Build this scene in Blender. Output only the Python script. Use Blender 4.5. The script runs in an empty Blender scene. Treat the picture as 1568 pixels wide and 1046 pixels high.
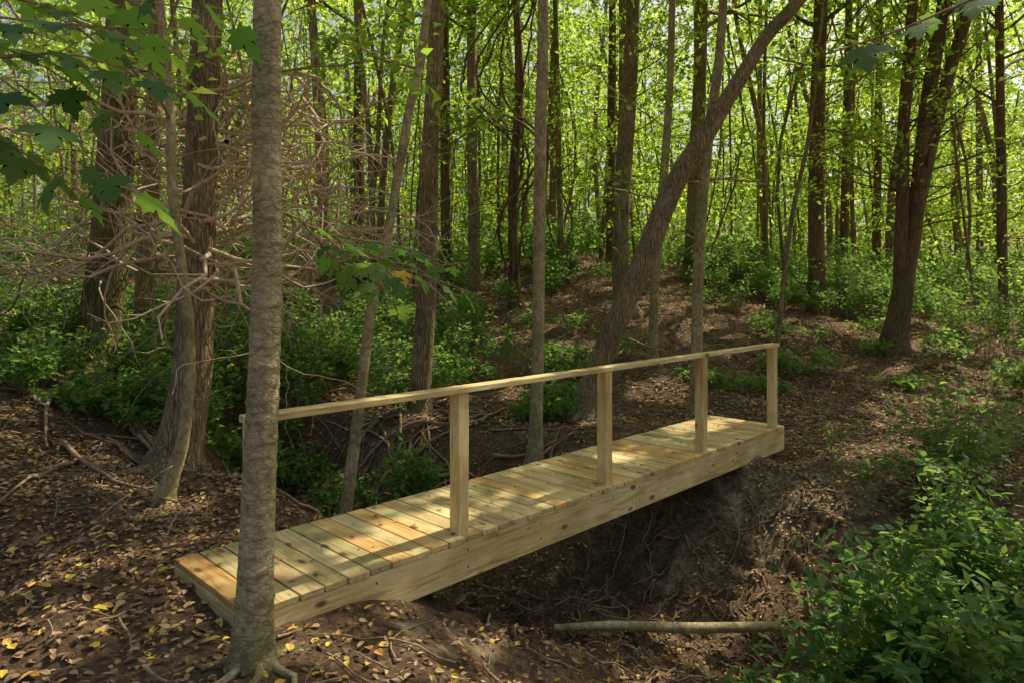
import bpy, math, random
import numpy as np
from mathutils import Vector
random.seed(7); rng=np.random.default_rng(7)
sc=bpy.context.scene
el,az=math.radians(52),math.radians(50)
SD=np.array([math.sin(az)*math.cos(el),math.cos(az)*math.cos(el),math.sin(el)])
# ------------------------------------------------------------ helpers
def S(t):
    t=np.clip(t,0,1); return t*t*(3-2*t)
D=np.array([0.70,0.714]); D/=np.linalg.norm(D); Pp=np.array([D[1],-D[0]])
O=np.array([-0.28,4.40])
def uv(x,y):
    rx=x-O[0]; ry=y-O[1]
    return rx*D[0]+ry*D[1], rx*Pp[0]+ry*Pp[1]
def lump(x,y):
    return (0.035*np.sin(2.1*x+1.3*y+.5)+0.03*np.sin(-1.7*x+2.6*y+1.1)+0.02*np.sin(4.3*x+3.1*y)
           +0.014*np.sin(7.9*x-6.1*y+2)+0.010*np.sin(11.3*x+9.7*y)+0.007*np.sin(19*x-17*y+1)+0.005*np.sin(31*x+23*y))
def clod(x,y):
    a=np.sin(9.3*x+3.1*np.sin(5.1*y))*np.sin(8.1*y+2.7*np.sin(6.3*x))
    b=np.sin(21*x+2.1*np.sin(13*y))*np.sin(19*y+2.9*np.sin(15*x))
    c=np.sin(43*x+2.5*np.sin(29*y))*np.sin(41*y+2.2*np.sin(33*x))
    return .050*np.abs(a)+.026*np.abs(b)+.012*np.abs(c)-.035
def H(x,y):
    x=np.asarray(x,float); y=np.asarray(y,float)
    u,v=uv(x,y)
    fac=.55+.45*np.exp(-((x-2.5)/6.)**2)
    t=(y-8.8)
    lin=np.where(t>0,t*t/(t+1.0),0)*.285
    hill=3.0*(1-np.exp(-(lin/2.6)**1.5*1.3))*fac
    hill=np.where(y>24,hill-0.02*(np.minimum(y,60)-24)*fac,hill)
    left=0.95*S((-x-2.8)/3.6)
    z=-0.12+hill+left
    z=z-0.12*S((u-2.5)/3)*np.exp(-(v/4)**2)
    w_=.12*np.sin(2.3*v+1)+.07*np.sin(5.1*v)
    c=1.75+.15*np.minimum(v,3)+w_; hw=np.clip(2.6+.28*v,1.1,3.5)+.1*np.sin(3.1*v+u)
    dep=1.14*(1-.75*S((-v-3.5)/5))*(1-S((-v-10)/8))
    q=np.clip(1-np.abs(u-c)/hw,0,1)
    rav=S(q*1.3)*.78+.22*q
    z=z-dep*rav+clod(x,y)*np.clip(rav*2.6,0,1)*np.exp(-np.clip(np.hypot(x,y-5)-6,0,9)/3)
    z=z-0.10*np.exp(-((u+.35)/.8)**2-((v-.35)/.5)**2)
    z=z-0.16*np.exp(-((u-4.75)/.35)**2-((v+.1)/.7)**2)
    z=z+0.09*np.exp(-((x+1.14)**2+(y-2.98)**2)/.08)
    r=np.hypot(x,y-5)
    z=z+lump(x,y)*(1+.6*rav)*np.clip(1.4-r/60,.3,1)*(1-.75*np.exp(-(np.minimum(np.abs(u+1.1),np.abs(u-5.2))/.5)**2-(v+.5)**2/.6))
    z=z+.35*np.sin(x*.11+1)*np.sin(y*.09)*S((r-22)/20)
    return z
class B:
    def __init__(s): s.V=[];s.F=[];s.n=0
    def add(s,V,F,mat=0,smooth=True):
        V=np.asarray(V,float).reshape(-1,3);F=np.asarray(F,int)
        s.V.append(V);s.F.append((F+s.n,mat,smooth));s.n+=len(V)
    def build(s,name,mats,parent=None):
        me=bpy.data.meshes.new(name)
        V=np.concatenate(s.V)
        L=np.concatenate([f.ravel() for f,_,_ in s.F])
        tot=np.concatenate([np.full(len(f),f.shape[1]) for f,_,_ in s.F])
        st=np.concatenate([[0],np.cumsum(tot)[:-1]])
        mi=np.concatenate([np.full(len(f),m) for f,m,_ in s.F])
        sm=np.concatenate([np.full(len(f),q) for f,_,q in s.F])
        me.vertices.add(len(V));me.vertices.foreach_set('co',V.ravel())
        me.loops.add(len(L));me.loops.foreach_set('vertex_index',L.astype(np.int32))
        me.polygons.add(len(tot));me.polygons.foreach_set('loop_start',st.astype(np.int32))
        for m in mats: me.materials.append(m)
        me.polygons.foreach_set('material_index',mi.astype(np.int32))
        me.polygons.foreach_set('use_smooth',sm.astype(bool))
        me.update(calc_edges=True);me.validate()
        ob=bpy.data.objects.new(name,me);sc.collection.objects.link(ob)
        if parent: ob.parent=parent
        return ob
def catmull(C,step):
    C=np.asarray(C,float)
    P=np.vstack([2*C[0]-C[1],C,2*C[-1]-C[-2]])
    out=[]
    for i in range(1,len(P)-2):
        L=np.linalg.norm(P[i+1][:3]-P[i][:3]); n=max(2,int(L/step))
        t=np.linspace(0,1,n,endpoint=False)[:,None]
        a,b,c,d=P[i-1],P[i],P[i+1],P[i+2]
        out.append(.5*((2*b)+(-a+c)*t+(2*a-5*b+4*c-d)*t*t+(-a+3*b-3*c+d)*t**3))
    out.append(C[-1:]);return np.vstack(out)
def tube(bd,pts,r,seg=6,mat=0,mod=None):
    pts=np.asarray(pts,float);r=np.broadcast_to(np.asarray(r,float),(len(pts),))
    T=np.gradient(pts,axis=0);T/=np.linalg.norm(T,axis=1)[:,None]+1e-9
    m=T.mean(0);ref=np.eye(3)[np.argmin(np.abs(m))]
    U=np.cross(T,ref);U/=np.linalg.norm(U,axis=1)[:,None]+1e-9;W=np.cross(T,U)
    a=np.arange(seg)*2*math.pi/seg
    R=r[:,None]*np.ones(seg)
    if mod is not None: R=R*mod(pts,a)
    V=pts[:,None]+R[...,None]*(np.cos(a)[None,:,None]*U[:,None]+np.sin(a)[None,:,None]*W[:,None])
    n=len(pts);i=np.arange(n-1)[:,None]*seg;j=np.arange(seg)[None];k=(j+1)%seg
    F=np.stack([i+j,i+k,i+seg+k,i+seg+j],-1).reshape(-1,4)
    bd.add(V,F,mat,True)
# gaps in the canopy: (x,y,rx,ry,angle) of the ground spot that the sun reaches through them
GAPS=[(-.70,4.42,.42,.17,.9),(-1.5,3.85,.16,.1,.6),(2.10,7.95,.42,.24,.8),(2.8,8.45,.25,.16,.8),(.95,6.45,.14,.1,.8),(-4.5,5.7,1.0,.20,-.5),(-3.6,5.9,.6,.16,-.6),(-5.3,6.5,.8,.2,-.5),(-2.6,5.4,.3,.14,-.4),(-.1,3.25,.45,.14,-.4),(-.95,3.4,.3,.12,-.2),(.5,3.75,.3,.12,.3),(-2.3,3.3,.3,.12,-.3),
 (3.05,6.6,.45,.25,.6),(2.2,6.1,.3,.16,0),(4.2,7.8,.5,.22,.3),(1.0,12.0,.8,.3,.4),(.0,12.8,.7,.4,0),(2.4,10.7,.6,.25,.2),(6.6,10.4,1.4,.3,.2),(5.6,9.4,.6,.3,.1),(7.2,11.6,1.6,.4,0),(-1.6,10.5,1.0,.6,0),(-3.2,11.4,1.3,.7,.3),(-6.5,7.8,1.2,.5,0),(-8,9.5,1.6,.8,0),(.2,10.2,.4,.2,0),(3.8,13.2,1.0,.35,0),
 (3.6,5.4,.7,.35,.2),(2.5,4.3,.5,.25,0),(8,14.2,2,1.2,0),(11.4,15.2,2.5,1.5,0),(3.6,15,2.5,1.0,0),(-4,13,1.6,.7,0),(1.6,5.3,.2,.12,0),(-1.4,8.9,.5,.3,0)]
def lit(P,margin=.0):
    g=P[:,:2]-P[:,2:3]/SD[2]*SD[:2]
    o=np.zeros(len(P),bool)
    for x,y,rx,ry,a in GAPS:
        dx=g[:,0]-x;dy=g[:,1]-y;c,s=math.cos(a),math.sin(a)
        o|=((dx*c+dy*s)/(rx+margin))**2+((-dx*s+dy*c)/(ry+margin))**2<1
    n=np.sin(g[:,0]*2.6+1.7*np.sin(g[:,1]*2.0))+np.sin(g[:,1]*3.0+1.9*np.sin(g[:,0]*1.8+1))+.6*np.sin(g[:,0]*5.3-g[:,1]*4.1)
    _,v=uv(g[:,0],g[:,1])
    o|=(n>1.7)&((v>.3)|(v<-1.3))
    return o
def leaves(bd,P,size,mat=1,up=.55,asp=.6,ovate=False,smooth=False,gap=False):
    P=np.asarray(P,float).reshape(-1,3)
    size=np.broadcast_to(np.asarray(size,float),(len(P),))
    if gap:
        k=~(lit(P,.05+.62*size)&(P[:,2]>2.2)&(P[:,1]<34));P=P[k];size=size[k]
    N=len(P)
    if N==0: return
    s=size[:,None]
    n=rng.normal(size=(N,3))*(1-up)*.9;n[:,2]+=up;n/=np.linalg.norm(n,axis=1)[:,None]
    d=rng.normal(size=(N,3));d-=n*(d*n).sum(1)[:,None];d/=np.linalg.norm(d,axis=1)[:,None]
    w=np.cross(n,d)
    if not ovate:
        V=np.stack([P,P+d*s*.42+w*s*asp/2+n*s*.1,P+d*s-n*s*.08,P+d*s*.42-w*s*asp/2+n*s*.1],1)
        b=np.arange(N)[:,None]*4
        F=np.stack([b+[0,1,2],b+[0,2,3]],1).reshape(-1,3)
    else:
        V=np.stack([P,P+d*s*.22+w*s*asp*.42+n*s*.07,P+d*s*.6+w*s*asp*.4+n*s*.06,P+d*s-n*s*.1,P+d*s*.6-w*s*asp*.4+n*s*.06,P+d*s*.22-w*s*asp*.42+n*s*.07],1)
        b=np.arange(N)[:,None]*6
        F=np.stack([b+[0,1,2,3],b+[0,3,4,5]],1).reshape(-1,4)
    bd.add(V,F,mat,smooth)
def spraypts(C,n,rad,flat=.28):
    C=np.asarray(C,float).reshape(-1,3)
    q=rng.normal(size=(len(C),n,3))*np.broadcast_to(np.asarray(rad,float),(len(C),))[:,None,None]*.55;q[...,2]*=flat
    tl=rng.normal(size=(len(C),1,2))*.35
    q[...,2]+=(q[...,:2]*tl).sum(-1)
    return (C[:,None]+q).reshape(-1,3)
# ------------------------------------------------------------ materials
def newmat(name):
    m=bpy.data.materials.new(name);m.use_nodes=True;nt=m.node_tree
    for n in list(nt.nodes): nt.nodes.remove(n)
    return m,nt,nt.nodes,nt.links
def ramp(N,stops,interp='LINEAR'):
    r=N.new('ShaderNodeValToRGB');e=r.color_ramp;e.interpolation=interp
    while len(e.elements)<len(stops): e.elements.new(.5)
    for q,(p,c) in zip(e.elements,stops): q.position=p;q.color=(*c,1)
    return r
def leafmat(name,cols,tcol,tf=.5,rough=.6,gloss=True):
    m,nt,N,L=newmat(name)
    g=N.new('ShaderNodeNewGeometry')
    r=ramp(N,cols);L.new(g.outputs['Random Per Island'],r.inputs[0])
    r2=ramp(N,tcol);L.new(g.outputs['Random Per Island'],r2.inputs[0])
    if gloss:
        b=N.new('ShaderNodeBsdfPrincipled');b.inputs['Roughness'].default_value=rough
        b.inputs['Specular IOR Level'].default_value=.22
    else: b=N.new('ShaderNodeBsdfDiffuse')
    L.new(r.outputs[0],b.inputs[0])
    t=N.new('ShaderNodeBsdfTranslucent');L.new(r2.outputs[0],t.inputs[0])
    mx=N.new('ShaderNodeMixShader');mx.inputs[0].default_value=tf
    o=N.new('ShaderNodeOutputMaterial')
    L.new(b.outputs[0],mx.inputs[1]);L.new(t.outputs[0],mx.inputs[2]);L.new(mx.outputs[0],o.inputs[0])
    return m
M_leaf=leafmat('canopy_leaf',[(0,(.06,.12,.018)),(.5,(.10,.18,.025)),(1,(.17,.24,.035))],[(0,(.24,.46,.045)),(.5,(.52,.76,.07)),(1,(.86,.93,.16))],.63,gloss=False)
M_under=leafmat('undergrowth_leaf',[(0,(.04,.11,.03)),(.6,(.075,.18,.05)),(1,(.14,.23,.05))],[(0,(.20,.42,.07)),(1,(.50,.68,.11))],.45,.5)
M_maple=leafmat('maple_leaf',[(0,(.04,.10,.03)),(1,(.08,.17,.04))],[(0,(.14,.36,.05)),(1,(.38,.62,.08))],.45,.65)
M_yleaf=leafmat('yellowed_leaf',[(0,(.6,.4,.03)),(1,(.45,.3,.05))],[(0,(.7,.5,.04)),(1,(.6,.4,.04))],.4)
M_litter=leafmat('fallen_leaf',[(0,(.12,.07,.038)),(.35,(.26,.155,.08)),(.6,(.42,.27,.14)),(.88,(.56,.38,.20)),(.94,(.66,.42,.09)),(.975,(.74,.54,.08)),(1,(.55,.20,.05))],[(0,(.1,.06,.03)),(1,(.4,.28,.08))],.1,.55)
M_ylit=leafmat('fallen_yellow_leaf',[(0,(.80,.62,.06)),(.4,(.82,.58,.10)),(.7,(.70,.36,.09)),(1,(.50,.27,.10))],[(0,(.6,.4,.05)),(1,(.5,.3,.05))],.15,.5)
def bark(name,c1,c2,c3,sc_=(9,9,1.6),bump=.6,moss=None,rings=False,dist=.03,det=9):
    m,nt,N,L=newmat(name)
    tc=N.new('ShaderNodeTexCoord');mp=N.new('ShaderNodeMapping');mp.inputs['Scale'].default_value=sc_
    L.new(tc.outputs['Object'],mp.inputs[0])
    n1=N.new('ShaderNodeTexNoise');n1.inputs['Scale'].default_value=2.4;n1.inputs['Detail'].default_value=det;n1.inputs['Roughness'].default_value=.65
    n1.inputs['Distortion'].default_value=.6 if det>4 else 0
    L.new(mp.outputs[0],n1.inputs[0])
    r=ramp(N,[(.3,c1),(.52,c2),(.75,c3)]);L.new(n1.outputs[0],r.inputs[0])
    b=N.new('ShaderNodeBsdfPrincipled') if det>4 else N.new('ShaderNodeBsdfDiffuse')
    o=N.new('ShaderNodeOutputMaterial');L.new(b.outputs[0],o.inputs[0])
    if det<=4:
        L.new(r.outputs[0],b.inputs[0]);return m
    v=N.new('ShaderNodeTexVoronoi');v.inputs['Scale'].default_value=3.0;v.feature='DISTANCE_TO_EDGE'
    ad=N.new('ShaderNodeMix');ad.data_type='VECTOR';ad.inputs[0].default_value=.12
    L.new(mp.outputs[0],ad.inputs[4]);L.new(n1.outputs['Color'],ad.inputs[5]);L.new(ad.outputs[1],v.inputs[0])
    vr=N.new('ShaderNodeMapRange');vr.inputs[2].default_value=.22;L.new(v.outputs['Distance'],vr.inputs[0])
    big=N.new('ShaderNodeTexNoise');big.inputs['Scale'].default_value=2.6;big.inputs['Detail'].default_value=5;L.new(tc.outputs['Object'],big.inputs[0])
    mul=N.new('ShaderNodeMix');mul.data_type='RGBA';mul.blend_type='MULTIPLY';mul.inputs[0].default_value=.45 if rings else .7
    L.new(r.outputs[0],mul.inputs[6])
    vr2=ramp(N,[(0,(.35,.32,.3)),(.6,(1,1,1))]);L.new(vr.outputs[0],vr2.inputs[0]);L.new(vr2.outputs[0],mul.inputs[7])
    m2=N.new('ShaderNodeMix');m2.data_type='RGBA';m2.blend_type='MULTIPLY';m2.inputs[0].default_value=.75
    br=ramp(N,[(.35,(.60,.62,.48)),(.65,(1.15,1.1,1.0))]);L.new(big.outputs[0],br.inputs[0])
    L.new(mul.outputs[2],m2.inputs[6]);L.new(br.outputs[0],m2.inputs[7])
    col=m2.outputs[2]
    if moss:
        sx=N.new('ShaderNodeSeparateXYZ');L.new(tc.outputs['Object'],sx.inputs[0])
        mr=N.new('ShaderNodeMapRange');mr.inputs[1].default_value=moss[1];mr.inputs[2].default_value=moss[0];L.new(sx.outputs[2],mr.inputs[0])
        nm=N.new('ShaderNodeTexNoise');nm.inputs['Scale'].default_value=7;L.new(tc.outputs['Object'],nm.inputs[0])
        mm=N.new('ShaderNodeMath');mm.operation='MULTIPLY';L.new(mr.outputs[0],mm.inputs[0])
        mc=ramp(N,[(.38,(0,0,0)),(.52,(1,1,1))]);L.new(nm.outputs[0],mc.inputs[0]);L.new(mc.outputs[0],mm.inputs[1])
        m3=N.new('ShaderNodeMix');m3.data_type='RGBA';L.new(mm.outputs[0],m3.inputs[0]);L.new(col,m3.inputs[6]);m3.inputs[7].default_value=(.09,.10,.02,1)
        col=m3.outputs[2]
    b.inputs['Roughness'].default_value=.85;b.inputs['Specular IOR Level'].default_value=.2
    L.new(col,b.inputs['Base Color'])
    hs=N.new('ShaderNodeMath');hs.operation='ADD'
    h1=N.new('ShaderNodeMath');h1.operation='MULTIPLY';h1.inputs[1].default_value=(.3 if rings else .8);L.new(vr.outputs[0],h1.inputs[0])
    L.new(h1.outputs[0],hs.inputs[0]);L.new(n1.outputs[0],hs.inputs[1])
    bp=N.new('ShaderNodeBump');bp.inputs['Strength'].default_value=bump;bp.inputs['Distance'].default_value=dist;L.new(hs.outputs[0],bp.inputs['Height'])
    L.new(bp.outputs[0],b.inputs['Normal'])
    return m
M_smooth=bark('bark_smooth',(.24,.19,.10),(.55,.46,.27),(.70,.60,.38),(9,9,14),.65,(-.15,.3),True,.010)
M_smooth2=bark('bark_slender',(.23,.18,.09),(.48,.39,.22),(.62,.52,.32),(7,7,5),.5,None,True,.01)
M_rid=bark('bark_ridged',(.22,.15,.075),(.49,.37,.21),(.63,.49,.29),(13,13,2.2),.9,None,False,.03)
M_moss=bark('bark_mossy',(.15,.12,.05),(.34,.27,.13),(.48,.40,.2),(10,10,2.2),.9,(0,4),False,.03)
M_dark=bark('bark_cedar',(.12,.075,.042),(.26,.17,.098),(.38,.265,.16),(14,14,1.2),.8,None,False,.02)
M_mid=bark('bark_mid',(.16,.12,.06),(.34,.265,.145),(.47,.38,.22),(7,7,2),.5,None,False,.02)
M_far=bark('bark_far',(.12,.085,.045),(.24,.18,.10),(.38,.30,.18),(7,7,2),.5,None,False,.02,3)
M_dead=bark('dead_wood',(.42,.29,.17),(.64,.48,.31),(.74,.59,.41),(12,12,12),.4,None,True,.006,3)
M_stick=bark('stick_wood',(.17,.11,.065),(.36,.25,.15),(.50,.37,.24),(12,12,12),.4,None,True,.006,4)
def soil():
    m,nt,N,L=newmat('forest_soil')
    tc=N.new('ShaderNodeTexCoord')
    def nz(s,d,ro=.6):
        n=N.new('ShaderNodeTexNoise');n.inputs['Scale'].default_value=s;n.inputs['Detail'].default_value=d;n.inputs['Roughness'].default_value=ro;L.new(tc.outputs['Object'],n.inputs[0]);return n
    a=nz(.9,6);b_=nz(14,10,.7);c=nz(70,6,.7);e=nz(3.4,8,.7)
    r=ramp(N,[(.28,(.085,.053,.030)),(.5,(.205,.137,.082)),(.72,(.38,.27,.17))]);L.new(b_.outputs[0],r.inputs[0])
    r2=ramp(N,[(.35,(.62,.57,.5)),(.65,(1.35,1.27,1.15))]);L.new(a.outputs[0],r2.inputs[0])
    mx=N.new('ShaderNodeMix');mx.data_type='RGBA';mx.blend_type='MULTIPLY';mx.inputs[0].default_value=1
    L.new(r.outputs[0],mx.inputs[6]);L.new(r2.outputs[0],mx.inputs[7])
    v=N.new('ShaderNodeTexVoronoi');v.inputs['Scale'].default_value=42;L.new(tc.outputs['Object'],v.inputs[0])
    r3=ramp(N,[(0,(.05,.035,.022)),(.6,(.17,.105,.06)),(.85,(.34,.215,.12)),(1,(.48,.33,.17))])
    sr=N.new('ShaderNodeSeparateColor');L.new(v.outputs['Color'],sr.inputs[0]);L.new(sr.outputs[0],r3.inputs[0])
    m2=N.new('ShaderNodeMix');m2.data_type='RGBA';m2.inputs[0].default_value=.4;L.new(mx.outputs[2],m2.inputs[6]);L.new(r3.outputs[0],m2.inputs[7])
    r4=ramp(N,[(.57,(0,0,0)),(.67,(1,1,1))])
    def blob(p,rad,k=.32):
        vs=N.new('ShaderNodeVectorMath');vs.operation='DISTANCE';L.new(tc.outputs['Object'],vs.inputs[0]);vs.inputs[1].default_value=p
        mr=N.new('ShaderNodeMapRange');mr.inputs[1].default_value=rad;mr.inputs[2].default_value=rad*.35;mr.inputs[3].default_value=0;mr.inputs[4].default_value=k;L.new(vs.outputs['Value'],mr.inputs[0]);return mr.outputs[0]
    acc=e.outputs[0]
    for p,rad,k in [((3.0,6.9,-.4),1.3,.15),((-.5,3.9,-.2),.7,.10),((-3.2,5.9,0),1.4,.08),((1.9,5.9,-.8),1.5,.07)]:  # last one: gully soil painted paler to lift the shade under the bridge
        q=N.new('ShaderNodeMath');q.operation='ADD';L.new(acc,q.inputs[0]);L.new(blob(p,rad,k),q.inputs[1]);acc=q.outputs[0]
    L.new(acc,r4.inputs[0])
    # break pale earth and the gully lightening up with the fine noise
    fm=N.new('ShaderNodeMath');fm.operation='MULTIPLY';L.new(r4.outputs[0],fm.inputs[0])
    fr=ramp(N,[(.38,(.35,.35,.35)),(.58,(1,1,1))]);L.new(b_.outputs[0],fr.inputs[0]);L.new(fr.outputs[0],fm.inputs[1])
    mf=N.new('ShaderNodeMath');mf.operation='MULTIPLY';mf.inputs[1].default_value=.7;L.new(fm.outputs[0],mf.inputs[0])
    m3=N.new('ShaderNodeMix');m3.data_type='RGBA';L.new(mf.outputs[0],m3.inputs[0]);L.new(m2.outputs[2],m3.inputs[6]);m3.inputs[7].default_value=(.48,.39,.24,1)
    bs=N.new('ShaderNodeBsdfPrincipled');bs.inputs['Roughness'].default_value=.95;bs.inputs['Specular IOR Level'].default_value=.15
    L.new(m3.outputs[2],bs.inputs['Base Color'])
    ad=N.new('ShaderNodeMath');ad.operation='ADD';L.new(b_.outputs[0],ad.inputs[0]);L.new(c.outputs[0],ad.inputs[1])
    bp=N.new('ShaderNodeBump');bp.inputs['Strength'].default_value=.9;bp.inputs['Distance'].default_value=.045;L.new(ad.outputs[0],bp.inputs['Height']);L.new(bp.outputs[0],bs.inputs['Normal'])
    o=N.new('ShaderNodeOutputMaterial');L.new(bs.outputs[0],o.inputs[0]);return m
M_soil=soil()
def wood():
    m,nt,N,L=newmat('treated_pine')
    at=N.new('ShaderNodeAttribute');at.attribute_name='gc'
    tn=N.new('ShaderNodeAttribute');tn.attribute_name='tint'
    mp=N.new('ShaderNodeMapping');mp.inputs['Scale'].default_value=(1.3,16,16);L.new(at.outputs['Vector'],mp.inputs[0])
    kn=N.new('ShaderNodeMapping');kn.inputs['Scale'].default_value=(3.2,7.0,7.0);L.new(at.outputs['Vector'],kn.inputs[0])
    v=N.new('ShaderNodeTexVoronoi');v.inputs['Scale'].default_value=1;L.new(kn.outputs[0],v.inputs[0])
    kr=ramp(N,[(.09,(1,1,1)),(.17,(0,0,0))]);L.new(v.outputs['Distance'],kr.inputs[0])
    wv=N.new('ShaderNodeTexNoise');wv.inputs['Scale'].default_value=1.6;wv.inputs['Detail'].default_value=7;wv.inputs['Distortion'].default_value=1.0;L.new(mp.outputs[0],wv.inputs[0])
    fine=N.new('ShaderNodeTexNoise');fine.inputs['Scale'].default_value=7;fine.inputs['Detail'].default_value=3;L.new(mp.outputs[0],fine.inputs[0])
    r=ramp(N,[(.3,(.58,.39,.16)),(.45,(.83,.66,.33)),(.62,(.91,.78,.45))]);L.new(wv.outputs[0],r.inputs[0])
    mx=N.new('ShaderNodeMix');mx.data_type='RGBA';mx.blend_type='MULTIPLY';mx.inputs[0].default_value=1;L.new(r.outputs[0],mx.inputs[6]);L.new(tn.outputs['Color'],mx.inputs[7])
    st=N.new('ShaderNodeTexNoise');st.inputs['Scale'].default_value=2.5;st.inputs['Detail'].default_value=5;tc=N.new('ShaderNodeTexCoord');L.new(tc.outputs['Object'],st.inputs[0])
    sr=ramp(N,[(.35,(.66,.57,.44)),(.6,(1.05,1.05,1.05))]);L.new(st.outputs[0],sr.inputs[0])
    mx2=N.new('ShaderNodeMix');mx2.data_type='RGBA';mx2.blend_type='MULTIPLY';mx2.inputs[0].default_value=.65;L.new(mx.outputs[2],mx2.inputs[6]);L.new(sr.outputs[0],mx2.inputs[7])
    fr=ramp(N,[(.35,(.75,.7,.62)),(.6,(1,1,1))]);L.new(fine.outputs[0],fr.inputs[0])
    mx3=N.new('ShaderNodeMix');mx3.data_type='RGBA';mx3.blend_type='MULTIPLY';mx3.inputs[0].default_value=.55;L.new(mx2.outputs[2],mx3.inputs[6]);L.new(fr.outputs[0],mx3.inputs[7])
    mk=N.new('ShaderNodeMix');mk.data_type='RGBA';L.new(kr.outputs[0],mk.inputs[0]);L.new(mx3.outputs[2],mk.inputs[6]);mk.inputs[7].default_value=(.22,.11,.045,1)
    b=N.new('ShaderNodeBsdfPrincipled');b.inputs['Roughness'].default_value=.62;b.inputs['Specular IOR Level'].default_value=.3;L.new(mk.outputs[2],b.inputs['Base Color'])
    bp=N.new('ShaderNodeBump');bp.inputs['Strength'].default_value=.35;bp.inputs['Distance'].default_value=.004;L.new(fine.outputs[0],bp.inputs['Height']);L.new(bp.outputs[0],b.inputs['Normal'])
    o=N.new('ShaderNodeOutputMaterial');L.new(b.outputs[0],o.inputs[0]);return m
M_wood=wood()
m,nt,N,L=newmat('screw_metal');b=N.new('ShaderNodeBsdfPrincipled');b.inputs['Base Color'].default_value=(.12,.11,.09,1);b.inputs['Metallic'].default_value=.7;b.inputs['Roughness'].default_value=.5
o=N.new('ShaderNodeOutputMaterial');L.new(b.outputs[0],o.inputs[0]);M_screw=m
# ------------------------------------------------------------ terrain
def axis(c,n,a,k):
    t=np.linspace(-1,1,n);return c+a*np.sinh(k*t)/math.sinh(k)
NG=640
xs=axis(0.5,NG,170,6.2);ys=axis(5.5,NG,170,6.2)
X,Y=np.meshgrid(xs,ys);Z=H(X,Y)
bd=B();i=np.arange(NG-1)[:,None]*NG+np.arange(NG-1)[None]
bd.add(np.stack([X,Y,Z],-1),np.stack([i,i+1,i+NG+1,i+NG],-1).reshape(-1,4),0,True)
bd.build('forest_ground',[M_soil])
# ------------------------------------------------------------ bridge
br=bpy.data.objects.new('wooden_footbridge',None);sc.collection.objects.link(br)
def w3(u,v,z): return (O[0]+D[0]*u+Pp[0]*v, O[1]+D[1]*u+Pp[1]*v, z)
TINTS=[(.98,.96,.9),(1.0,.80,.58),(.78,.80,.72),(1.05,1.03,.95),(.66,.71,.60),(.98,.76,.52),(.90,.82,.70),(.74,.70,.64),(1.0,.92,.76),(.88,.88,.72)]
def boxes(name,L_,bev=.004,mat=None,tint=None):
    V=[];F=[];G=[];T=[];pt=None
    for (u0,u1,v0,v1,z0,z1,ax,tw) in L_:
        off=[random.uniform(0,60) for _ in range(3)];b0=len(V);tt=tint or random.choice([t for t in TINTS if t!=pt]);pt=tt
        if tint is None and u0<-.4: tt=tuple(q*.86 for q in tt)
        cu,cv=(u0+u1)/2,(v0+v1)/2
        for k in range(8):
            u=(u0,u1)[k&1];v=(v0,v1)[(k>>1)&1];z=(z0,z1)[(k>>2)&1]
            du,dv=u-cu,v-cv
            uu=cu+du*math.cos(tw)-dv*math.sin(tw);vv=cv+du*math.sin(tw)+dv*math.cos(tw)
            V.append(w3(uu,vv,z))
            c={'u':(u,v,z),'v':(v,u,z),'z':(z,u,v)}[ax]
            G.append([c[q]+off[q] for q in range(3)]);T.append(tt)
        for f in [(0,2,3,1),(4,5,7,6),(0,1,5,4),(2,6,7,3),(0,4,6,2),(1,3,7,5)]: F.append([b0+q for q in f])
    me=bpy.data.meshes.new(name);me.from_pydata(V,[],F);me.update()
    a=me.attributes.new('gc','FLOAT_VECTOR','POINT');a.data.foreach_set('vector',np.array(G).ravel())
    a=me.attributes.new('tint','FLOAT_VECTOR','POINT');a.data.foreach_set('vector',np.array(T,float).ravel())
    me.materials.append(mat or M_wood);ob=bpy.data.objects.new(name,me);sc.collection.objects.link(ob);ob.parent=br
    if bev:
        md=ob.modifiers.new('b','BEVEL');md.width=bev;md.segments=2
    return ob
U0,U1=-1.47,4.92;VW=.96
bl=[];n=44;pw=(U1-U0)/n;scr=[]
for k in range(n):
    a=U0+k*pw+.005;b_=U0+(k+1)*pw-.005;dz=random.uniform(-.0015,.0015)
    bl.append((a,b_,-VW+random.uniform(-.006,.006),random.uniform(-.006,.006),-.036+dz,dz,'v',random.uniform(-.002,.002)))
    for vv in (-.045,-VW+.045,-VW/2):
        for uu in (.035,pw-.04): scr.append((a+uu,vv+random.uniform(-.006,.006),dz))
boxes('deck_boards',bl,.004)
LT=(1.0,.96,.84)
boxes('front_beam',[(U0+.002,1.9,-.043,-.005,-.275,-.0385,'u',0),(1.903,U1-.002,-.043,-.005,-.275,-.0385,'u',0)],.004,None,LT)
boxes('back_beam',[(U0+.002,U1-.002,-VW+.005,-VW+.043,-.275,-.0385,'u',0)],.004,None,LT)
boxes('centre_joist',[(U0+.045,U1-.045,-VW/2-.019,-VW/2+.019,-.275,-.0385,'u',0)],.004,None,LT)
boxes('end_header',[(U0+.002,U0+.040,-VW+.045,-.045,-.273,-.0385,'v',0),(U1-.040,U1-.002,-VW+.045,-.045,-.273,-.0385,'v',0)],.004,None,LT)
posts=[-1.38,.0,1.575,3.15,4.78]
for k,pu in enumerate(posts):
    boxes('railing_post_%d'%(k+1),[(pu-.045,pu+.045,-.135,-.046,-.25,.915,'z',0)],.005,None,(1.03,.97,.80))
boxes('handrail',[(-1.44,.04,-.142,-.035,.9155,.9535,'u',.004),(.045,1.63,-.14,-.04,.9155,.9535,'u',-.003),(1.635,4.86,-.142,-.04,.9155,.9535,'u',.002)],.005,None,(1.05,1.03,.92))
bd=B();a=np.arange(6)*math.pi/3
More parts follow.
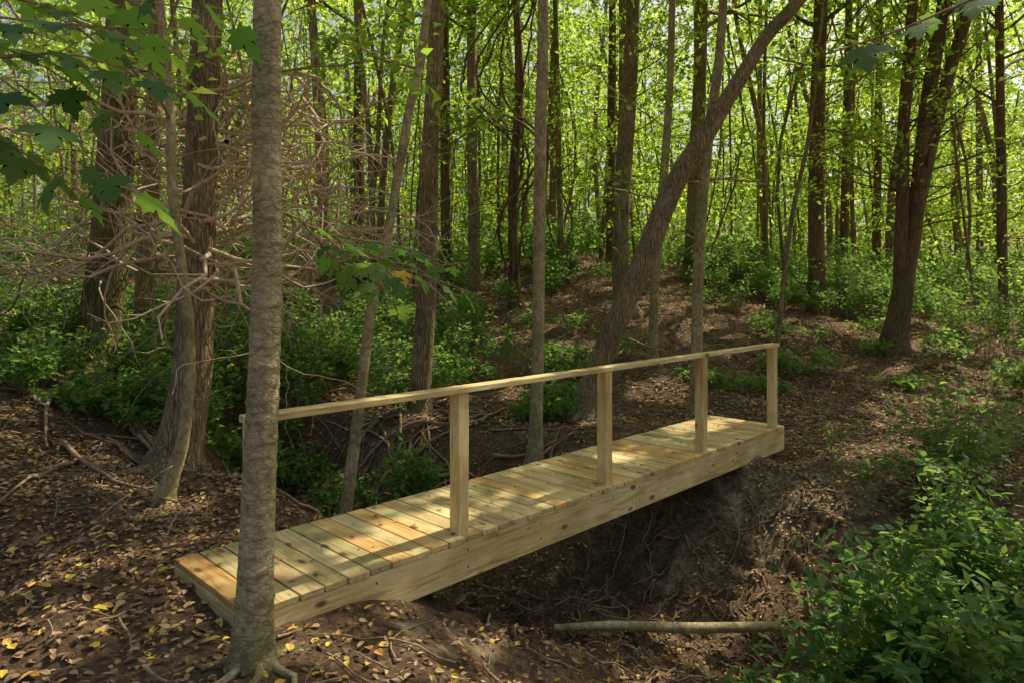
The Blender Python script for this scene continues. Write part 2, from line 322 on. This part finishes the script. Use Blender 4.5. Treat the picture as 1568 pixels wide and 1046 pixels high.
for (u,v,z) in scr:
    c=np.array([w3(u+.0045*math.cos(t),v+.0045*math.sin(t),z+.0008) for t in a]);bd.add(c,[[0,1,2,3,4,5]],0,False)
for pu in posts[1:]+[4.0,1.85,1.95,.7,2.4,-.7]:
    for zz in (-.09,-.2):
        c=np.array([w3(pu+.008*math.cos(t),-.0035,zz+.008*math.sin(t)) for t in a]);bd.add(c,[[0,1,2,3,4,5]],0,False)
bd.build('screws',[M_screw],br)
# ------------------------------------------------------------ trees
def nodes_mod(seed,flare=.6,lob=5,base=None,amp=.05,rings=None):
    q=np.random.default_rng(seed);ph=q.uniform(0,6,8)
    def f(pts,a):
        z=pts[:,2][:,None];a=a[None]
        m=1+amp*np.sin(2*a+1.3*z+ph[0])+amp*.7*np.sin(3*a-2.2*z+ph[1])+amp*.4*np.sin(7*a+3*z+ph[2])
        if base is not None:
            h=np.maximum(z-base,0)
            m=m+flare*np.exp(-h/.13)*(1+.55*np.sin(lob*a+ph[3]))+.12*np.exp(-h/.5)
        if rings is not None:
            for zi,ai in rings:
                m=m+ai*np.exp(-((z-zi-.01*np.sin(a+zi*9))/.012)**2)*(1+.6*np.sin(a*2+zi*20))
        return m
    return f
def wander(p0,d,L,r,steps=7,w=.25,grav=0.):
    p=np.array(p0,float);d=np.array(d,float);d/=np.linalg.norm(d);P=[p.copy()]
    for k in range(steps):
        d=d+rng.normal(size=3)*w;d[2]+=grav;d/=np.linalg.norm(d);p=p+d*L/steps;P.append(p.copy())
    P=np.array(P);return P,np.linspace(r,r*.25,len(P))
def twigs(bd,p0,d,L,r,lev,w=.25,grav=0.,seg=5,mat=0,tips=None,nb=4,ang=.9):
    P,R=wander(p0,d,L,r,8,w,grav);tube(bd,P,R,seg,mat)
    if tips is not None: tips.append(P[-1]);tips.append(P[5])
    if lev>0:
        for k in range(nb):
            i=rng.integers(2,8);dd=P[i]-P[i-1];dd/=np.linalg.norm(dd)+1e-9
            twigs(bd,P[i],dd+rng.normal(size=3)*ang*.6,L*rng.uniform(.35,.65),R[i]*.65,lev-1,w,grav,max(3,seg-1),mat,tips,max(2,nb-1),ang)
CAN=.9
def crown(bd,top,h,rad,nl,leafsize=.13,nspr=70,per=22,trunkpath=None,zmin=0,mat=1,bm=0):
    c=np.array(top,float)
    for k in range(nl):
        i=rng.integers(int(len(trunkpath)*.55),len(trunkpath)-1);p=trunkpath[i]
        a=rng.uniform(0,2*math.pi);d=(math.cos(a),math.sin(a),rng.uniform(.3,.9))
        twigs(bd,p[:3],d,rad*rng.uniform(.8,1.2),max(.02,p[3]*.4),1,.15,.02,5,bm,None,3)
    nspr=int(nspr*CAN)
    q=rng.normal(size=(nspr,3));q/=np.linalg.norm(q,axis=1)[:,None];q*=rng.uniform(.25,1,size=(nspr,1))**.6
    C=c+q*[rad,rad,h];C=C[C[:,2]>zmin]
    if len(C): leaves(bd,spraypts(C,per,.5),rng.uniform(.7,1.2,len(C)*per)*leafsize,mat,.55,.62,gap=True)
def tree(name,C,mat,seg=14,step=.12,flare=.6,crownr=2.6,top=None,nspr=70,seed=1,rings=None,extra=None,amp=.05,leafsize=.13,low=0,live=0):
    C=[list(c) for c in C]
    z0=float(H(C[0][0],C[0][1]));C[0][2]=z0
    C=[[C[0][0],C[0][1],z0-.2,C[0][3]]]+C
    l=C[-1];p=C[-2]
    T=top or 11+rng.uniform(-1,2)
    if l[2]<T:
        s=(T-l[2])/max(.5,l[2]-p[2]);s=min(s,3)
        C.append([l[0]+(l[0]-p[0])*s*.6,l[1]+rng.uniform(-.4,.4),T,l[3]*.45])
    path=catmull(C,step);path[:,3]=np.maximum(path[:,3],.008)
    bd=B();tube(bd,path[:,:3],path[:,3],seg,0,nodes_mod(seed,flare,5,z0,amp,rings))
    # surface roots creeping out from the butt
    if C[0][1]<11:
        for k in range(6):
            a=k*1.047+rng.uniform(-.3,.3);Lr=C[1][3]*rng.uniform(3,5.5);t=np.linspace(0,1,8);aa=a+np.cumsum(rng.normal(size=8)*.12)
            x=C[1][0]+np.cos(aa)*(C[1][3]*.7+t*Lr);y=C[1][1]+np.sin(aa)*(C[1][3]*.7+t*Lr);rr=C[1][3]*.34*(1-.8*t)
            tube(bd,np.stack([x,y,H(x,y)+rr*(.35-.6*t)+C[1][3]*.5*np.exp(-t*6)],1),rr,7,0)
    e=path[-1];far=C[0][1]>11
    crown(bd,(e[0],e[1],e[2]-(2.6 if far else 1.2)),(4.2 if far else 2.6),crownr,8,leafsize*(1.25 if far else 1),int(nspr*(1.5 if far else 1)),24,path,3.2 if far else 4.8)
    for k in range(0 if rings else rng.integers(4,9)):
        i=rng.integers(4,int(len(path)*.6));a=rng.uniform(0,6.28)
        twigs(bd,path[i][:3],(math.cos(a),math.sin(a),rng.uniform(-.1,.5)),rng.uniform(.2,1.0),max(.006,path[i][3]*.13),1,.2,0,4,0,None,2)
    for k in range(low):
        i=rng.integers(int(len(path)*.2),int(len(path)*.6));a=rng.uniform(0,6.28);tips=[]
        twigs(bd,path[i][:3],(math.cos(a),math.sin(a),.35),rng.uniform(.8,2.0),.018,1,.15,0,4,0,tips,4)
        leaves(bd,spraypts(tips,12,.32),rng.uniform(.08,.13,len(tips)*12),1,.6,.62,gap=True)
    if extra: extra(bd,path)
    bd.build(name,[mat,M_leaf]);return path
rg=[(z,rng.uniform(.03,.09)) for z in np.cumsum(rng.uniform(.05,.14,60))-.0]
tree('young_maple_tree',[(-1.14,3.0,0,.074),(-1.118,3.03,.84,.070),(-1.098,3.06,1.72,.063),(-1.095,3.06,2.88,.058),(-1.05,3.1,6,.05)],M_smooth,40,.01,.35,2.4,9.5,60,3,rg,amp=.025)
tree('leaning_maple_tree',[(-3.16,6.4,.07,.18),(-3.0,6.4,.80,.165),(-2.95,6.4,1.84,.15),(-2.90,6.4,3.38,.14),(-2.85,6.4,4.3,.135)],M_rid,28,.05,.45,3,12,80,4,low=4)
tree('sapling_tree',[(-2.76,5.4,.04,.048),(-2.60,5.4,.42,.045),(-2.55,5.4,1.19,.043),(-2.68,5.4,2.32,.038),(-2.71,5.4,3.1,.034),(-2.79,5.4,3.87,.03)],M_smooth2,14,.06,.7,1.4,6.5,20,5,low=3)
tree('mossy_tree',[(-5.26,8.6,.78,.25),(-5.09,8.6,1.93,.22),(-4.97,8.6,3.57,.20),(-4.89,8.6,5.2,.19)],M_moss,24,.08,.5,3,12,80,6,low=6)
tree('maple_tree',[(-5.45,10,1.5,.13),(-5.25,10,3.9,.12),(-5.2,10,5.8,.11)],M_rid,14,.15,.4,2.6,None,60,7,low=6)
tree('sapling_tree',[(-1.73,6.9,-.61,.062),(-1.56,6.9,.28,.056),(-1.43,6.9,1.34,.052),(-1.28,6.9,2.0,.048),(-1.05,6.9,3.32,.044),(-.85,6.9,4.5,.038)],M_smooth2,14,.08,.4,1.8,8.5,30,8,low=3)
tree('maple_tree',[(-1.26,9.3,.09,.14),(-1.17,9.3,1.51,.13),(-1.1,9.3,3.74,.12),(-1.03,9.3,5.5,.11)],M_rid,16,.1,.5,2.8,None,60,9,low=5)
tree('maple_tree',[(-.91,17,1.76,.14),(-1.0,17,5.5,.13),(-1.0,17,8.76,.11)],M_mid,10,.25,.5,2.6,13,60,10,low=9)
tree('slender_tree',[(.28,8.1,-.12,.080),(.32,8.1,1.91,.072),(.34,8.1,3.5,.068),(.37,8.1,5.0,.064)],M_smooth2,16,.08,.5,2.4,None,55,11,low=1)
tree('maple_tree',[(2.44,14.5,.91,.21),(2.3,14.5,2.3,.18),(2.47,14.5,5.6,.165),(2.58,14.5,7.7,.15)],M_mid,14,.2,.5,3,13,70,12,low=8)
tree('maple_tree',[(2.89,20,2.84,.14),(2.95,20,10,.11)],M_dark,10,.3,.4,3,14,50,13,low=8)
def knob(bd,path):
    tube(bd,[(2.6,9.3,3.6),(2.66,9.25,3.75),(2.7,9.2,3.98),(2.72,9.2,4.05)],[.10,.09,.06,.01],10,0)
tree('curved_leaning_tree',[(.96,9.3,-.1,.19),(1.25,9.3,.71,.155),(1.79,9.3,1.96,.145),(2.19,9.3,2.94,.135),(2.6,9.3,3.62,.13),(3.08,9.3,4.4,.105),(3.48,9.3,5.03,.095),(3.92,9.3,5.52,.09),(5.2,9.4,7.2,.08)],M_rid,20,.08,.6,2.6,10,60,14,extra=knob)
tree('slender_tree',[(2.46,12,.57,.085),(2.54,12,2.06,.08),(2.73,12,4.36,.07),(2.82,12,6.65,.06)],M_smooth2,12,.15,.5,2.4,None,50,15,low=6)
tree('slender_tree',[(2.64,9.8,.1,.09),(2.68,9.8,1.98,.08),(2.83,9.8,3.85,.07),(3.04,9.8,5.73,.06)],M_smooth2,14,.12,.5,2.4,None,50,16,low=2)
tree('sapling_tree',[(4.63,12,.74,.045),(4.89,12,2.63,.04),(5.23,12,4.36,.035),(5.46,12,6.65,.028)],M_mid,8,.2,.4,2.0,9,30,17,low=7)
tree('cedar_tree',[(7.13,16,1.68,.20),(7.15,16,5,.17),(7.23,16,8.3,.15)],M_dark,14,.25,.4,2.8,13,60,18,low=7)
tree('maple_tree',[(9.2,19,2.3,.12),(9.38,19,9.6,.1)],M_dark,8,.4,.4,2.8,13,50,19,low=8)
def stems(bd,path):
    for C in ([(7.40,13,1.7,.12),(7.46,13,4.59,.11),(7.6,13,6.6,.09),(7.7,13,9,.05)],[(7.6,13,2.5,.12),(8.2,13,5.2,.11),(8.72,13,7.07,.09),(9.1,13,9.5,.05)]):
        q=catmull(C,.2);tube(bd,q[:,:3],q[:,3],12,0,nodes_mod(3))
        for k in range(36):
            i=rng.integers(4,len(q)-1);a=rng.uniform(0,6.28)
            twigs(bd,q[i][:3],(math.cos(a),math.sin(a),rng.uniform(.2,.9)),rng.uniform(1,2.8),.02,1,.12,0,4,0,None,3,.6)
tree('cedar_tree',[(7.26,13,.73,.21),(7.5,13,1.9,.17),(7.66,13,2.72,.15),(7.85,13,4.59,.13),(8.22,13,7.07,.11)],M_dark,16,.15,.5,2.6,11,60,20,extra=stems,low=3)
tree('slender_tree',[(10.8,15,1.03,.1),(10.7,15,7.9,.08)],M_dark,10,.3,.4,2.6,None,50,21,low=8)
tree('maple_tree',[(4.72,18,2.55,.21),(4.93,18,6.6,.18),(5.0,18,9.2,.16)],M_mid,12,.25,.4,3,14,60,22,low=8)
tree('cedar_tree',[(.09,15,1.46,.12),(.01,15,3.6,.11),(.16,15,5.8,.1),(.1,15,7.9,.08)],M_dark,10,.2,.5,2.2,None,40,23,low=5)
tree('maple_tree',[(-4.48,20,2.6,.17),(-4.5,20,10,.13)],M_dark,10,.3,.4,3,14,60,24,low=9)
tree('maple_tree',[(-1.72,18,2.4,.15),(-1.8,18,9.2,.12)],M_dark,10,.3,.4,3,14,60,25,low=9)
tree('slender_tree',[(1.31,18,2.3,.09),(1.14,18,9.2,.07)],M_mid,8,.3,.4,2.6,13,50,26,low=8)
tree('slender_tree',[(11.2,21,2.3,.12),(11.3,21,10,.1)],M_dark,8,.3,.4,2.6,13,50,27,low=8)
bd=B()
for k in range(5):
    c=[(.05+rng.normal()*.1,14.8,1.4,.03),(.6*rng.normal()*.5,14.7,3,.03),(.3+.4*rng.normal(),14.7,4.6,.028),(-.3+.4*rng.normal(),14.8,6,.025),(.2,14.9,8.5,.02)]
    q=catmull(c,.15);q[:,:2]+=np.cumsum(rng.normal(size=(len(q),2))*.03,axis=0);tube(bd,q[:,:3],q[:,3],6,0)
q=catmull([(.45,8.9,3.4,.014),(.62,8.9,2.9,.014),(.78,8.9,2.45,.013),(.66,8.9,2.1,.012),(.5,8.9,2.3,.012),(.4,8.9,3.0,.011)],.05);tube(bd,q[:,:3],q[:,3],5,0)
bd.build('hanging_vine',[M_dark])
# ------------------------------------------------------------ dead branch thicket (left)
bd=B()
for k in range(200):
    src=random.choice([(-2.93,6.4,2.5,.9),(-2.93,6.4,2.9,1.0),(-5.0,8.6,3.2,1.6),(-5.3,10,3.4,1.5),(-6.6,8.5,2.4,1.3),(-3.2,7.6,2.9,1.1),(-2.3,8.4,2.9,1.2),(-2.3,7.6,2.7,1.2),(-7.2,9.5,3.0,1.8)])
    a=rng.uniform(0,6.28)
    twigs(bd,(src[0]+rng.normal()*.12,src[1]+rng.normal()*.12,src[2]+rng.uniform(-1,1)*src[3]),(math.cos(a),math.sin(a)*.6,rng.uniform(-.15,.45)),rng.uniform(1.0,2.3),rng.uniform(.014,.028),2,.33,-.01,5,0,None,3,1.0)
bd.build('dead_branch_thicket',[M_dead])
# ------------------------------------------------------------ far / surrounding forest
bd=B();cnt=0;SP=[]
while cnt<240:
    x=rng.uniform(-36,44);y=rng.uniform(-1,58)
    if y<17 and abs(x)<.9*max(y,0)+3.5: continue
    if y<8 and x<0: continue
    if y>17 and abs(x)>.95*y+6: continue
    cnt+=1
    h=rng.uniform(9,16);r=rng.uniform(.18,.36)**2 +.01 if y>15 else rng.uniform(.08,.18)
    z=float(H(x,y));lx,ly=rng.normal()*.9,rng.normal()*.9
    q=catmull([(x,y,z-.2,r*1.15),(x+lx*.2+rng.normal()*.2,y,z+h*.3,r),(x+lx*.7,y+ly*.6,z+h*.65,r*.8),(x+lx*1.2,y+ly,z+h,r*.3)],1.0)
    tube(bd,q[:,:3],q[:,3],7,0)
    for k in range(5):
        i=rng.integers(2,len(q)-1);a=rng.uniform(0,6.28)
        twigs(bd,q[i][:3],(math.cos(a),math.sin(a),.5),rng.uniform(1,2.5),.022,1 if y<35 else 0,.15,0,3,0,None,3)
    ns=34 if y>15 else 22
    zz=z+h*rng.uniform(.10,1.05,ns)**.8;a=rng.uniform(0,6.28,ns);rr=rng.uniform(.2,2.6,ns)
    SP.append(np.stack([x+lx*.7+rr*np.cos(a),y+ly*.5+rr*np.sin(a),zz],1))
ns=7000;yy=17+43*rng.uniform(0,1,ns)**.75;xx=rng.uniform(-.85,.85,ns)*yy
zz=H(xx,yy)+.4+rng.uniform(0,1,ns)**.95*(.44*yy+2)
kk=np.sin(xx*.9+yy*.5)+np.sin(zz*1.1-xx*.6+1)+np.sin(yy*.7+zz*.5)>-1.1
SP.append(np.stack([xx,yy,zz],1)[kk])
SP=np.concatenate(SP);keep=(SP[:,1]>12)|(SP[:,2]>5);SP=SP[keep]
def fsize(P): return np.clip(.12+.0058*(P[:,1]-12),.12,.36)
P=spraypts(SP,22,.5+.008*np.clip(SP[:,1],0,60));leaves(bd,P,rng.uniform(.65,1.2,len(P))*fsize(P),1,.42,.62,gap=True)
# loose leaf sprays added on the sun's side to shade the footbridge clearing
ns=3000;gx=rng.uniform(-8,8,ns);gy=rng.uniform(1,13,ns);hz=rng.uniform(8.5,12.5,ns)
C=np.stack([gx+hz/SD[2]*SD[0],gy+hz/SD[2]*SD[1],hz],1)
P=spraypts(C,18,.5);leaves(bd,P,rng.uniform(.16,.24,len(P)),1,.6,.66,gap=True)
bd.build('distant_forest_trees',[M_far,M_leaf])
bd=B()
for k in range(190):
    y=rng.uniform(17,42);x=rng.uniform(-.8,.8)*y;z=float(H(x,y));r=rng.uniform(.015,.05)
    tube(bd,catmull([(x,y,z-.1,r),(x+rng.normal()*.5,y,z+4,r*.9),(x+rng.normal()*1.0,y,z+9,r*.6)],1.2)[:,:3],r,5,0)
bd.build('distant_sapling_trees',[M_far])
# ------------------------------------------------------------ undergrowth
def plant(bd,x,y,h,n,spread,ls,ov=False,mat=1):
    z=float(H(x,y));tips=[]
    for k in range(n):
        a=rng.uniform(0,6.28);rr=spread*math.sqrt(rng.uniform(0,1));hh=h*rng.uniform(.5,1)*(1-.35*(rr/spread)**2)
        e=np.array([x+rr*math.cos(a),y+rr*math.sin(a),z+hh]);s=np.array([x+rr*.25*math.cos(a),y+rr*.25*math.sin(a),z-.03])
        mdl=(s+e)/2+[0,0,hh*.15]
        P=catmull([s,mdl,e],.12);tube(bd,P,np.linspace(.006,.002,len(P)),3,0)
        tips+=[e,P[-2],P[len(P)*2//3],P[len(P)//2]]
    C=np.array(tips);m_=7
    leaves(bd,spraypts(C,m_,.13,.4),rng.uniform(.7,1.2,len(C)*m_)*ls,mat,.6,.6,ov)
patches=[(-2.2,11,1.6,1.6,1.0,34),(-.9,11.5,1.2,1.5,.8,16),(-3.6,10,1.2,1.4,1.1,24),(-5.8,9.5,1.8,1.6,1.1,34),(-3.9,7.6,.5,.7,.8,10),(-6.5,7.6,1.2,.8,.8,14),
 (-3.4,8.2,.6,.6,.6,8),(-4.6,7.2,.6,.4,.5,8),(.35,9.1,.3,.3,.4,5),(-2.9,7.3,.4,.4,.4,5),(5.5,17,1.8,1.5,1.2,30),(8.5,16.5,2.5,2,1.5,46),(11,14,2,2,1.5,30),(1.2,16.5,1.2,1.0,.7,10),
 (13,18,3,3,1.6,36),(-8.5,12,2.5,2.5,1.2,36),(6,14,2,1,.6,8),(4.5,11,2,1.2,.35,8),(9,11,2.0,1.5,.8,10),(.6,11.5,1.4,1,.35,12),(-4,14,3,2,1.1,40),(-9,9,2,2,1,26),(-1,14,1.5,1.2,.8,14)]
bd=B()
for (x,y,rx,ry,h,n) in patches:
    for k in range(n):
        plant(bd,x+rng.normal()*rx*.6,y+rng.normal()*ry*.6,h*rng.uniform(.4,1.3),int(rng.integers(4,10)),.40,.095)
for k in range(260):
    y=rng.uniform(17,34);x=rng.uniform(-.8,.8)*y;plant(bd,x,y,rng.uniform(.7,2.2),9,.8,.16)
bd.build('forest_undergrowth_foliage',[M_stick,M_under])
# ------------------------------------------------------------ foreground shrubs
def shrub(name,cx,cy,base,rad,nst,per,ls):
    bd=B();z=float(H(*base));tips=[]
    for k in range(nst):
        q=rng.normal(size=3);q/=np.linalg.norm(q);q*=rng.uniform(.35,1)**.6;q[2]=abs(q[2])*.95-.15
        e=np.array([cx+q[0]*rad[0],cy+q[1]*rad[1],z+.25+q[2]*rad[2]])
        s=np.array([base[0]+rng.normal()*.15,base[1]+rng.normal()*.12,z-.05])
        P=catmull([s,(s+e)/2+[0,0,.14],e],.1);tube(bd,P,np.linspace(.009,.002,len(P)),4,0)
        for i in range(max(1,len(P)//3),len(P)): tips.append(P[i])
    C=np.array(tips);leaves(bd,spraypts(C,per,.12,.45),rng.uniform(.65,1.2,len(C)*per)*ls,1,.66,.62,True)
    bd.build(name,[M_stick,M_under])
shrub('leafy_shrub',2.20,3.9,(2.4,4.1),(1.05,.75,1.65),150,7,.088)
shrub('leafy_shrub',3.4,4.9,(3.4,5.0),(.9,.7,1.7),90,7,.085)
shrub('sparse_shrub',4.2,6.4,(4.3,6.5),(1.1,.8,1.5),36,5,.08)
shrub('sparse_shrub',5.6,7.4,(5.6,7.4),(1.1,.9,1.2),24,4,.08)
shrub('sparse_shrub',3.3,7.2,(3.4,7.2),(.5,.5,.7),5,4,.06)
shrub('small_shrub',-1.05,7.3,(-1.1,7.4),(.55,.4,1.45),40,7,.10)
# ------------------------------------------------------------ maple leaf sprays near the camera
half=[(0,0),(.10,-.05),(.30,-.12),(.24,.04),(.50,.08),(.44,.20),(.58,.38),(.36,.36),(.30,.42),(.20,.38),(.24,.62),(.12,.70),(0,1.0)]
out=half+[(-a,b) for a,b in half[-2:0:-1]]
out=np.array(out)
def maple(bd,p,d,nrm,s,mat=1):
    d=np.array(d,float);d/=np.linalg.norm(d);nrm=np.array(nrm,float);nrm-=d*(d@nrm);nrm/=np.linalg.norm(nrm);w=np.cross(d,nrm)
    pts=[p+d*s*.32]+[p+(w*a+d*b)*s-nrm*s*(.22*a*a+.12*b*b) for a,b in out]
    n=len(out);F=[[0,1+i,1+(i+1)%n] for i in range(n)]
    bd.add(np.array(pts),F,mat,True)
def maplebranch(name,paths,sz,n,yellow=None):
    bd=B();ct=0
    for C in paths:
        q=catmull([np.array(c,float) for c in C],.04);q=q+np.cumsum(rng.normal(size=q.shape)*.002,axis=0)
        tube(bd,q,np.linspace(.006,.002,len(q)),5,0)
        for k in range(n):
            i=int(len(q)*(.2+.8*(k+.5)/n))-1;p=q[i];s_=(-1)**k
            t=q[min(i+1,len(q)-1)]-q[max(i-1,0)];t/=np.linalg.norm(t)+1e-9
            sd=np.cross(t,[0,0,1])*s_
            d=t*.6+sd*.8+np.array([0,0,-.25])+rng.normal(size=3)*.22
            pe=p+d/np.linalg.norm(d)*sz*.45
            tube(bd,[p,(p+pe)/2+[0,0,.008],pe],.0016,3,0)
            maple(bd,pe,d+np.array([0,0,-.25]),np.array([0,-.15,1])+rng.normal(size=3)*.25,sz*rng.uniform(.7,1.15),2 if ct==yellow else 1);ct+=1
    bd.build(name,[M_stick,M_maple,M_yleaf])
maplebranch('maple_leaf_branch',[[(-1.08,3.1,1.95),(-.95,3.4,1.88),(-.7,3.55,1.75),(-.18,3.6,1.54)],[(-.95,3.4,1.88),(-.8,3.3,1.75),(-.55,3.3,1.62)],[(-.9,3.45,1.86),(-.62,3.65,1.82),(-.32,3.75,1.72)],[(-1.0,3.3,1.9),(-.9,3.6,1.7),(-.6,3.8,1.50)]],.13,8,4)
maplebranch('maple_leaf_branch',[[(-2.1,2.5,2.5),(-1.8,2.4,2.35),(-1.5,2.3,2.12),(-1.22,2.25,1.92)],[(-1.9,2.45,2.42),(-1.6,2.5,2.45),(-1.2,2.5,2.35)],[(-2.0,2.6,2.7),(-1.6,2.7,2.75),(-1.1,2.8,2.72)],[(-2.2,2.6,2.3),(-1.9,2.5,2.15),(-1.5,2.4,1.9)],[(-2.4,2.9,2.9),(-1.9,2.8,2.75),(-1.5,2.8,2.6)],[(-2.3,2.6,2.6),(-1.9,2.6,2.5),(-1.4,2.6,2.2)],[(-2.2,2.5,2.65),(-1.8,2.5,2.6),(-1.3,2.5,2.55)]],.17,8)
maplebranch('maple_leaf_branch',[[(1.5,1.9,2.5),(1.25,1.85,2.38),(1.05,1.8,2.29),(.85,1.8,2.22)],[(1.9,2.2,2.75),(1.6,2.1,2.6),(1.4,2.1,2.5)]],.11,6)
# ------------------------------------------------------------ litter, clods, sticks
bd=B()
def litter(n,x0,x1,y0,y1,s0,s1,mat=0):
    x=rng.uniform(x0,x1,n);y=rng.uniform(y0,y1,n);u,v=uv(x,y)
    k=~((u>U0-.02)&(u<U1+.02)&(v>-VW-.02)&(v<.02));x=x[k];y=y[k]
    leaves(bd,np.stack([x,y,H(x,y)+.008+rng.uniform(0,.012,len(x))],1),rng.uniform(s0,s1,len(x)),mat,.78,.6,True)
litter(10000,-5,3.5,2,7,.02,.055);litter(10000,-5,6,4,9.5,.025,.06);litter(36000,-8,12,8.5,20,.04,.09);litter(12000,2.5,9,6,12,.03,.07);litter(6000,-6,-1.2,2,6.5,.03,.07);litter(9000,-14,18,18,32,.08,.14)
litter(230,-3.6,-.6,2,4.6,.045,.085,1);litter(280,-6,2,2.4,8,.035,.07,1);litter(320,-3,8,6,14,.04,.07,1)
bd.build('leaf_litter',[M_litter,M_ylit])
bd=B()
n=9000;x=rng.uniform(-5,6,n);y=rng.uniform(2,9,n);u,v=uv(x,y)
k=(~((u>U0-.06)&(u<U1+.06)&(v>-VW-.06)&(v<.06)))|(H(x,y)<-.5);x=x[k];y=y[k];n=len(x)
s=(.006+.022*rng.uniform(0,1,n)**3)[:,None,None]
octa=np.array([[1,0,0],[-1,0,0],[0,1,0],[0,-1,0],[0,0,1],[0,0,-1]],float)[None]*(1+.5*rng.uniform(-1,1,(n,6,1)))+rng.uniform(-.3,.3,(n,6,3))
V=np.stack([x,y,H(x,y)],1)[:,None]+octa*s*[1,1,.7]
F=np.array([[0,2,4],[2,1,4],[1,3,4],[3,0,4],[2,0,5],[1,2,5],[3,1,5],[0,3,5]])
bd.add(V.reshape(-1,3),(np.arange(n)[:,None,None]*6+F).reshape(-1,3),0,False)
bd.build('soil_clods',[M_soil])
bd=B();u=rng.uniform(U0,U1,130);v=rng.uniform(-VW,-.02,130)
leaves(bd,[w3(a,b_,.004+rng.uniform(0,.006)) for a,b_ in zip(u,v)],rng.uniform(.02,.055,130),0,.9,.5,True)
ob=bd.build('leaves_on_deck',[M_litter])
bd=B()
def stick(x,y,L_,r,a,w=.12):
    n=9;t=np.linspace(0,1,n);ang=a+np.cumsum(rng.normal(size=n)*w);px=x+np.cumsum(np.cos(ang))*L_/n;py=y+np.cumsum(np.sin(ang))*L_/n
    uu,vv=uv(px,py)
    if np.any((uu>U0-.1)&(uu<U1+.1)&(vv>-VW-.05)&(vv<.05)&(H(px,py)>-.5)): return
    tube(bd,np.stack([px,py,H(px,py)+r+rng.uniform(0,.03)],1),r*(1-.7*t),5,0)
for k in range(600):
    y=rng.uniform(2.6,15);x=rng.uniform(-.8,.85)*y
    stick(x,y,rng.uniform(.15,1.0),rng.uniform(.003,.011),rng.uniform(0,6.28),.2)
for k in range(140):
    stick(-1.6+rng.normal()*.8,8.0+rng.normal()*.8,rng.uniform(.5,1.9),rng.uniform(.010,.032),rng.uniform(0,6.28),.1)
for k in range(200):
    uu=rng.uniform(.3,4.3);vv=rng.uniform(-.9,1.3);p=w3(uu,vv,0);stick(p[0],p[1],rng.uniform(.2,.8),rng.uniform(.004,.011),rng.uniform(0,6.28),.4)
for k in range(14): stick(-5.8+rng.uniform(0,2),7.4-rng.uniform(0,1.2),rng.uniform(1,2.2),rng.uniform(.012,.035),-.7+rng.normal()*.3,.05)
bd.build('fallen_sticks',[M_stick])
bd=B()
lg=[(.32,5.22),(.8,5.28),(1.4,5.36),(2.15,5.5)];hz=[float(H(*p)) for p in lg];za,zb=hz[0]+.03,hz[3]+.03
base=max(max(hz[i]+.045-(za+(zb-za)*i/3) for i in range(4)),0)
q=catmull([(p[0],p[1]+(.03 if i==2 else 0),za+(zb-za)*i/3+base+(.03 if i==1 else 0),r_) for i,(p,r_) in enumerate(zip(lg,(.026,.036,.042,.040)))],.05);tube(bd,q[:,:3],q[:,3],12,0,nodes_mod(5,0,5,None,.12))
twigs(bd,q[18][:3],(.3,-.3,.6),.25,.012,1,.2,0,5,0,None,2)
bd.build('fallen_log',[M_smooth2])
# ------------------------------------------------------------ light, world, camera
l=bpy.data.lights.new('sun','SUN');l.energy=5;l.angle=math.radians(.5);l.color=(1,.92,.75)
ob=bpy.data.objects.new('sun',l);ob.rotation_euler=Vector(SD).to_track_quat('Z','Y').to_euler();sc.collection.objects.link(ob)
w=bpy.data.worlds.new('World');sc.world=w;w.use_nodes=True;nt=w.node_tree
sk=nt.nodes.new('ShaderNodeTexSky');sk.sky_type='NISHITA';sk.sun_disc=False;sk.sun_elevation=el;sk.sun_rotation=az;sk.dust_density=6.0;sk.air_density=1.0;sk.ozone_density=.5
nt.links.new(sk.outputs[0],nt.nodes['Background'].inputs[0]);nt.nodes['Background'].inputs[1].default_value=.15
c=bpy.data.cameras.new('camera');c.sensor_width=36;c.lens=24;c.shift_y=-83/1568;c.clip_end=1000;c.clip_start=.05
co=bpy.data.objects.new('camera',c);co.location=(0,0,1.6);co.rotation_euler=(math.pi/2,0,0);sc.collection.objects.link(co);sc.camera=co
sc.view_settings.view_transform='Standard';sc.view_settings.look='None';sc.view_settings.exposure=0
